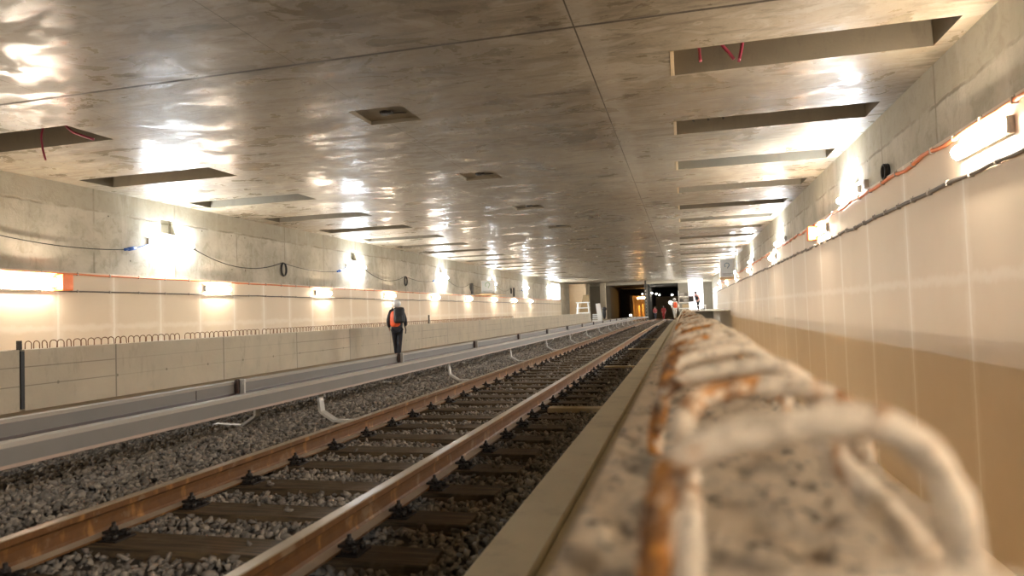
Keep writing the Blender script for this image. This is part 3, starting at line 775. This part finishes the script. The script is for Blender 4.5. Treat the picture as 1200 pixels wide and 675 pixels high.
# ------------------------------------------------------------------ station sign boxes
def sign(loc, w, h, label, shelf_lab, to_left):
    t = thing('sign_box', label, 'sign', loc)
    mb = MB(); mb.box(-w/2, w/2, 0, .35, 0, h, bev=.02); mb.build('case', 'white', t)
    mb = MB(); mb.box(-w/2+.05, w/2-.05, -.012, .004, .05, h-.05); f = mb.build('face', 'signw', t)
    # hook-shaped symbol (an arrow bending over to the right)
    r = w*.17; cx, cz = 0.0, h*.66
    pts = [(cx - r*math.cos(a), -.02, cz + r*math.sin(a)) for a in np.linspace(-.9, PI+.25, 18)]
    mb = MB(); mb.tube(pts + [(cx+r*.35, -.02, cz-r*1.0), (cx+r*.30, -.02, cz-r*1.5)], w*.028, 6); mb.build('symbol', 'signb' if to_left else 'signg', f)
    mb = MB(); mb.box(-w*.36, w*.36, -.016, -.01, h*.16, h*.20); mb.box(-w*.30, w*.25, -.016, -.01, h*.09, h*.12); mb.build('lettering', 'mark', f)
    mb = MB(); mb.box(-w/2-.05, w/2+.05, -.1, .45, -.16, -.002, bev=.01); mb.build('support_board', 'wood', t)
    return t
sign((XR-.9, 46, 1.85), .84, 1.15, 'pale grey sign box with blue hooked symbol near the right wall', '', True)
sign((XL+.75, 46.5, 1.45), .95, .92, 'white sign box with green ring symbol on the left wall ledge', '', False)
mb = MB(); mb.box(3.32, XR, 46.1, 46.2, 1.72, 1.80); mb.box(3.36, 3.43, 46.1, 46.2, 1.7, 3.45); tag(mb.build('sign_bracket', 'white'), 'white arm and drop rod holding the right sign box', 'bracket')
mb = MB(); mb.box(XL+.05, XL+1.3, 45.6, 49.5, LT+.0, LT+.05); tag(mb.build('plank', 'wood'), 'timber plank laid on the left lining under the white sign box', 'plank')
for y, nm in ((45.0, 'beside the white sign box'), (57.0, 'further along past the white sign box')):
    mb = MB(); mb.box(XL, XL+.12, y-.12, y+.12, 1.4, 2.15, bev=.01); tag(mb.build('cabinet', 'black'), f'narrow black box on the left upper wall {nm}', 'box')

# ------------------------------------------------------------------ far end, left
mb = MB(); mb.box(XL-.49, XL-.47, 74.6, 79.9, 1.45, 3.15); struct(mb.build('window_1', 'e_day'))
mb = MB(); mb.box(-13.7, -11.6, 84, 84.1, -1.25, 3.3, bev=.01); tag(mb.build('plywood_sheet', 'wood'), 'tall upright plywood sheet at the left far end', 'plywood')
mb = MB()
vs = [mb.bm.verts.new(p) for p in ((-12.7, 83.6, -1.25), (-11.2, 83.6, -1.25), (-11.2, 83.6, 1.9), (-11.9, 83.6, 1.9), (-12.7, 83.7, -1.25), (-11.2, 83.7, -1.25), (-11.2, 83.7, 1.9), (-11.9, 83.7, 1.9))]
for f in ((0,1,2,3), (7,6,5,4), (0,4,5,1), (1,5,6,2), (2,6,7,3), (3,7,4,0)): mb.bm.faces.new([vs[i] for i in f])
tag(mb.build('timber_board', 'woodd'), 'brown slanting timber panel in front of the plywood sheet', 'timber panel')
t = thing('step_stand', 'white steel step stand behind the far end of the left parapet', 'steps', (-10.9, 76, -1.25))
for sx in (-.65, .65):
    mb = MB(); mb.tube([(sx*1.15, -.3, 0), (sx*.85, 0, 2.15)], .06, 6); mb.build('leg', 'white', t)
    mb = MB(); mb.tube([(sx*1.15, .6, 0), (sx*.85, .3, 2.15)], .06, 6); mb.build('leg', 'white', t)
for z in (.95, 1.5, 2.1):
    mb = MB(); mb.box(-.75, .75, -.15, .35, z, z+.10); mb.build('step', 'white', t)
for k in range(4):
    mb = MB(); z = -.5-.22*k; mb.box(-9.85+.02*k, -9.0, 76-.3*k, 76.3-.3*k, z-.06, z+.06); tag(mb.build('step_plank', 'white'), f"pale plank, {['topmost', 'second', 'third', 'lowest'][k]} of the steps past the end of the left parapet", 'plank', 'planks at the end of the left parapet')
mb = MB(); mb.box(-9.25, -8.75, 75.0, 75.08, -1.3, .72, bev=.01, rot=Matrix.Rotation(-.10, 3, 'Y')); tag(mb.build('leaning_board', 'white'), 'white board leaning upright at the far left beside the dark tunnel', 'board')
mb = MB(); mb.ball((-8.55, 76, -.35), .5, scale=(.45, .5, 1.35)); mb.ball((-8.5, 75.9, .1), .25); tag(mb.build('black_bundle', 'black'), 'black wrapped bundle standing right of the white leaning board', 'bundle')
for x, w, lab in ((-12.1, .35, 'left concrete column at the far end'), (-10.0, .35, 'concrete column at the left edge of the dark tunnel mouth')):
    mb = MB(); mb.box(x-w, x+w, 88, 88.7, -1.5, ZC, bev=.03); struct(mb.build('trim_column', 'parapet'))
mb = MB(); mb.box(XL, XR, 88.8, 89.3, 3.12, ZC, bev=.02); struct(mb.build('trim_beam', 'slab'))
# column between the two mouths
t = thing('tunnel_post', 'dark post with pale marks between the two tunnel mouths', 'post', (-4.35, 84, -1.55))
mb = MB(); mb.box(-.11, .11, -.11, .11, 0, 4.95, bev=.02); mb.build('shaft', 'dark', t)
mb = MB()
for k in range(9): mb.box(-.05, .05, -.125, -.108, .4+.4*k, .55+.4*k)
mb.build('pale_marks', 'housing', t)

# far chambers
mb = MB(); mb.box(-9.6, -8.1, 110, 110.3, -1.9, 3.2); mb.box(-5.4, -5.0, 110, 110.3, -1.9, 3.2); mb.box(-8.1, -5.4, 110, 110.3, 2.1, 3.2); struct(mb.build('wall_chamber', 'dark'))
mb = MB(); mb.box(-8.15, -7.75, 109.7, 109.9, -1.8, 2.1); tag(mb.build('door_frame', 'wood'), 'pale lit timber door frame inside the left tunnel mouth', 'door frame')
mb = MB(); mb.box(-9.5, -5.05, 124, 124.2, -1.9, 3.2); struct(mb.build('wall_amber', 'wood'))
def far_lamp(loc, r, lab, mat='e_spot', grp='small lamps in the right tunnel mouth'):
    t = thing('round_lamp', lab, 'lamp', loc, 0, grp)
    mb = MB(); mb.ball((0, 0, 0), r, seg=10, rings=7); mb.build('globe', mat, t)
    mb = MB(); mb.cyl((0, 0, r+.08), (0, 0, 1), .05, .2, 8); mb.build('holder', 'iron', t)
t = thing('ceiling_light', 'bright amber lit ceiling lamp in the left tunnel chamber', 'lamp', (-6.5, 114, 1.75))
mb = MB(); mb.box(-.8, .8, -.3, .3, -.12, .12, bev=.03); mb.build('diffuser', 'e_amber', t); mb = MB(); mb.box(-.85, .85, -.33, .33, .121, .2); mb.build('housing', 'iron', t)
for k, x in enumerate((-7.2, -6.6, -6.1, -5.5)):
    mb = MB(); mb.box(x-.1, x+.1, 116+k*.4, 116.2+k*.4, -1.7, .6+.2*(k % 2), bev=.02); mb.box(x-.14, x+.14, 115.95+k*.4, 116.25+k*.4, -1.7, -1.4)
    tag(mb.build('timber_prop', 'woodd'), f"timber prop in the amber chamber, {['leftmost', 'second from left', 'third from left', 'rightmost'][k]}", 'prop', 'timber props in the amber chamber')
for (px, py, Y, r, lab) in ((764, 343.5, 104, .09, 'leftmost of three small lamps in a row, right tunnel mouth'), (769, 344.5, 104, .09, 'middle of three small lamps in a row, right tunnel mouth'), (773, 345.5, 104, .09, 'right one of three small lamps in a row, right tunnel mouth'),
                            (787.5, 345.5, 101, .08, 'single small lamp above the orange vest'), (753, 344.6, 83, .06, 'tiny lamp left of the tunnel post'), (760, 351.3, 100, .06, 'tiny low lamp right of the tunnel post'),
                            (785.7, 354.7, 88, .19, 'largest round work lamp beside the orange vest'), (739, 369.5, 88, .11, 'small lamp low down beyond the conductor rails')):
    p = px2(px, py, Y); far_lamp(p, r, lab)
mb = MB(); mb.box(-4.5, -.7, 118, 118.2, -1.9, 1.9); struct(mb.build('wall_tan', 'tan'))

# ------------------------------------------------------------------ far end, right
mb = MB(); mb.box(.62, 2.35, 84, 84.03, -.35, 3.3); o = mb.build('tarpaulin', 'white'); tag(o, 'bright white backlit sheet hung above the far right platform', 'sheet')
t = NT('thin_white_sheet'); tr = t.n.new('ShaderNodeBsdfTranslucent'); tr.inputs[0].default_value = (.95, .96, 1, 1); t.l.new(tr.outputs[0], t.out.inputs[0]); o.data.materials[0] = t.m
t = thing('added_backlight', 'added unseen flood light brightening the white sheet from behind', 'lamp', (1.5, 87.5, -.35))  # added lamp, hidden itself, put here to make the sheet bright
mb = MB(); mb.cyl((0, 0, .7), (0, 0, 1), .03, 1.4, 8); mb.build('stand', 'iron', t)
mb = MB(); mb.box(-.8, .8, -.1, .0, 1.2, 3.0, bev=.02); mb.build('lit_panel', 'e_day', t); t.children[1].data.materials[0] = emit('added_backlight_glow', (.95, .97, 1), 60.)
t = thing('storage_rack', 'white rack with grey boxes at the far end of the right parapet', 'rack', (.05, 60, -.35))
for sx in (-.42, .42):
    for sy in (0, .5):
        mb = MB(); mb.box(sx-.03, sx+.03, sy-.03, sy+.03, 0, 1.75); mb.build('upright', 'white', t)
for z in (.25, .75, 1.25):
    mb = MB(); mb.box(-.45, .45, -.03, .53, z-.05, z+.04); mb.build('shelf', 'white', t)
for i, (x, z, w, h, m) in enumerate(((-.2, .64, .3, .3, 'cgrey'), (.18, .64, .26, .24, 'housing'), (-.15, 1.14, .34, .26, 'housing'), (.22, 1.14, .2, .28, 'cgrey'), (.1, -.06+.0, .5, .3, 'wform'), (.22, 1.64-.0, .18, .25, 'ddark'))):
    zz = [0, 0, 0, 0, 0, 0][i]
    z0 = {.64: .445, 1.14: .945, -.06: -.055, 1.64: .945}[z]
    if i == 5: continue
    mb = MB(); mb.box(.05+x-w/2, .05+x+w/2, 60.05, 60.4, z0, z0+h, bev=.01)
    tag(mb.build('storage_box', m), f"{['dark box on the middle shelf, left', 'pale grey box on the middle shelf, right', 'pale grey box on the top shelf, left', 'dark box on the top shelf, right', 'tan box on the bottom shelf'][i]} of the white rack", 'box', 'boxes on the white rack')
t = thing('monitor_box', 'dark square screen box on a pole beside the white rack', 'equipment', (.66, 60, -.35))
mb = MB(); mb.cyl((0, 0, .5), (0, 0, 1), .03, 1.0, 8); mb.build('pole', 'white', t); mb = MB(); mb.box(-.21, .21, -.08, .08, .78, 1.28, bev=.01); mb.build('case', 'cgrey', t); mb = MB(); mb.box(-.18, .18, -.09, -.079, .82, 1.24); mb.build('screen', 'black', t)
t = thing('work_table', 'white table with dark openings below the far person at right', 'table', (1.25, 58.5, -.35))
mb = MB(); mb.box(-.75, .55, -.3, .3, .42, .50, bev=.01); mb.build('table_top', 'white', t)
for sx in (-.7, .1, .5): mb = MB(); mb.box(sx-.03, sx+.03, -.28, .28, 0, .42); mb.build('leg', 'white', t)
mb = MB(); mb.box(.13, .47, -.25, .25, .12, .20); mb.build('shelf', 'black', t)

# ------------------------------------------------------------------ people
def skin_mesh(name, verts, edges, mat, parent, sub=1, root=0):
    me = bpy.data.meshes.new(name); me.from_pydata([v[:3] for v in verts], edges, []); me.materials.append(MT[mat])
    o = bpy.data.objects.new(name, me); C.objects.link(o); o.parent = parent
    md = o.modifiers.new('skin', 'SKIN'); md.use_smooth_shade = True
    for i, v in enumerate(verts):
        d = me.skin_vertices[0].data[i]; r = v[3]; d.radius = r if hasattr(r, '__len__') else (r, r)
    me.skin_vertices[0].data[root].use_root = True
    sb = o.modifiers.new('sub', 'SUBSURF'); sb.levels = sub; sb.render_levels = sub
    return o
def person(label, loc, rz, pose='walk', jacket='navy', legs='trouser', helmet=True, vest=None, pack=False, s=1.0, vside=0, bend=0):
    t = thing('person', label, 'person', loc, rz); t.scale = (s, s, s)
    st = .16 if pose == 'walk' else .03
    bx = lambda z: bend*max(0, z-.95)
    J = dict(pel=(0, 0, .95), ch=(0, bx(1.25), 1.25), nk=(0, bx(1.48), 1.47), hd=(0, bx(1.6)+.02, 1.60), tp=(0, bx(1.7)+.01, 1.70),
        hl=(-.09, 0, .90), hr=(.09, 0, .90), kl=(-.065, st*.6+.02, .49), kr=(.065, -st*.2+.03, .49), al=(-.05, st*.7, .09), ar=(.05, -st, .10), tl=(-.06, st*.7+.16, .04), tr=(.06, -st+.15, .03),
        sl=(-.18, bx(1.42), 1.42), sr=(.18, bx(1.42), 1.42), el=(-.25, bx(1.13)-.06, 1.13), er=(.25, bx(1.13)+.0, 1.13), wl=(-.24, bx(.9)+.12, .93), wr=(.24, bx(.9)+.16, .95))
    V = []; E = []; I = {}
    def add(n, p, r, prev=None):
        I[n] = len(V); V.append((*p, r))
        if prev is not None: E.append((I[prev], I[n]))
    add('pel', J['pel'], (.13, .095)); add('ch', J['ch'], (.14, .10), 'pel'); add('nk', J['nk'], .055, 'ch'); add('hd', J['hd'], (.075, .088), 'nk'); add('tp', J['tp'], (.06, .07), 'hd')
    hx, hy, hz = J['hd']; add('nose', (hx, hy+.11, hz-.01), .014, 'hd')
    for q in 'lr':
        add('h'+q, J['h'+q], .085, 'pel'); add('k'+q, J['k'+q], .055, 'h'+q); add('a'+q, J['a'+q], .040, 'k'+q); add('t'+q, J['t'+q], .035, 'a'+q)
        add('s'+q, J['s'+q], .058, 'ch'); add('e'+q, J['e'+q], .042, 's'+q); add('w'+q, J['w'+q], .028, 'e'+q)
        w = Vector(J['w'+q]); m = 1 if q == 'r' else -1
        d = (w - Vector(J['e'+q])).normalized(); pal = w + d*.07; add('p'+q, pal, (.024, .034), 'w'+q)
        for i, (o2, ln) in enumerate(((-.027, .06), (-.009, .07), (.009, .066), (.027, .05))):
            k1 = pal + d*.035 + Vector((0, 0, 0)) + Vector((m*.004, 0, 0)) + Vector((0, 0, o2)); add(f'f{q}{i}', k1, .009, 'p'+q)
            add(f'g{q}{i}', k1 + d*ln*.5 + Vector((-m*.012, 0, 0)), .008, f'f{q}{i}')
        th = w + d*.03 + Vector((-m*.03, 0, .025)); add('th'+q, th, .010, 'w'+q); add('tt'+q, th + d*.035, .009, 'th'+q)
    skin_mesh('body', V, E, 'skin', t, 1)
    # jacket
    Vj = [(*J['pel'][:2], .80, (.185, .15)), (*J['pel'], (.18, .14)), (*J['ch'], (.20, .15)), (J['nk'][0], J['nk'][1], 1.44, (.10, .09))]
    Ej = [(0, 1), (1, 2), (2, 3)]
    for q in 'lr':
        b = len(Vj); Vj += [(*J['s'+q], .085), (*J['e'+q], .068), (*(Vector(J['w'+q])*.92+Vector(J['e'+q])*.08), .05)]; Ej += [(2, b), (b, b+1), (b+1, b+2)]
    skin_mesh('jacket', Vj, Ej, jacket, t, 2, 1)
    Vt = [(0, 0, .90, (.14, .115))]; Et = []
    for q in 'lr':
        b = len(Vt); Vt += [(*J['h'+q][:2], .84, .105), (*J['k'+q], .078), (*J['a'+q][:2], .13, .062)]; Et += [(0, b), (b, b+1), (b+1, b+2)]
    skin_mesh('trousers', Vt, Et, legs, t, 2)
    for q in 'lr':
        a, c = Vector(J['a'+q]), Vector(J['t'+q]); skin_mesh('boot', [(a.x, a.y, .13, .055), (a.x, a.y-.02, .05, .05), (c.x, c.y, .042, .042)], [(0, 1), (1, 2)], 'shoe', t, 2)
    if helmet:
        mb = MB(); mb.ball((hx, hy+.0, hz+.05), .15, scale=(.92, 1.08, .85)); mb.box(hx-.10, hx+.10, hy+.08, hy+.18, hz+.045, hz+.06, bev=.006); mb.build('helmet', 'helmet', t)
    else:
        mb = MB(); mb.ball((hx, hy-.02, hz+.04), .115, scale=(.9, 1.0, 1.0)); mb.ball((hx, hy-.07, hz-.04), .08); mb.build('hair', 'hair', t)
    if vest:
        yb = bx(1.25)
        Vv = [(-.03, bx(.95), .92, (.225, .18)), (-.04, bx(1.1), 1.10, (.235, .19)), (-.04, yb, 1.30, (.24, .19)), (-.02, bx(1.4), 1.45, (.19, .15))]
        skin_mesh('vest', Vv, [(0, 1), (1, 2), (2, 3)], vest, t, 2)
    if pack:
        mb = MB(); mb.box(-.07, .25, -.42, -.15, 1.06, 1.54, bev=.08); b = mb.build('rucksack', 'pack', t, True)
        mb = MB(); mb.box(-.02, .20, -.46, -.40, 1.10, 1.30, bev=.03); mb.build('pocket', 'pack', b, True)
        mb = MB()
        for x in (-.13, .13): mb.tube([(x, -.13, 1.45), (x, .02, 1.53), (x, .17, 1.38), (x, .16, 1.15), (x, -.12, 1.05)], .02, 6)
        mb.tube([(.22, -.10, 1.0), (.27, -.12, .86), (.25, -.12, .74)], .016, 6); mb.build('strap', 'pack', b)
    return t
person('person in white helmet and red-orange vest with black rucksack, walking away along left parapet', (-8.40, 19.15, -1.25), math.radians(20), 'walk', vest='hivis', pack=True)
person('person in white helmet, orange vest and pale trousers standing at far end of the kerb', (-.665, 55, -.955), math.radians(180), 'stand', 'pale', 'pale', True, 'hivis', s=.96)
person('person in red workwear standing on the track bed before the right tunnel mouth', tuple(px2(778, 374.5, 86)[:2])+(-1.50,), math.radians(170), 'stand', 'red', 'red', False, None)
person('person in dark red clothes standing left of the red-clad worker', tuple(px2(768, 374.5, 90)[:2])+(-1.52,), math.radians(200), 'stand', 'ddark', 'trouser', False, None)
person('person in dark clothes with pink top leaning over the far white table', (1.22, 60.2, -.35), math.radians(120), 'stand', 'pink', 'navy', False, 'navy', bend=.35, s=.95)

# ------------------------------------------------------------------ light and look
w = bpy.data.worlds.new('world'); sc.world = w; w.use_nodes = True
w.node_tree.nodes['Background'].inputs[0].default_value = (.9, .8, .65, 1); w.node_tree.nodes['Background'].inputs[1].default_value = .05
sc.view_settings.view_transform = 'Standard'; sc.view_settings.look = 'None'; sc.view_settings.gamma = 1; sc.view_settings.use_curve_mapping = False
sc.view_settings.exposure = 3.2
sc.cycles.max_bounces = 8; sc.cycles.diffuse_bounces = 5; sc.cycles.glossy_bounces = 4; sc.cycles.caustics_reflective = False; sc.cycles.sample_clamp_indirect = 8
sc.cycles.use_denoising = True; sc.cycles.use_light_tree = True
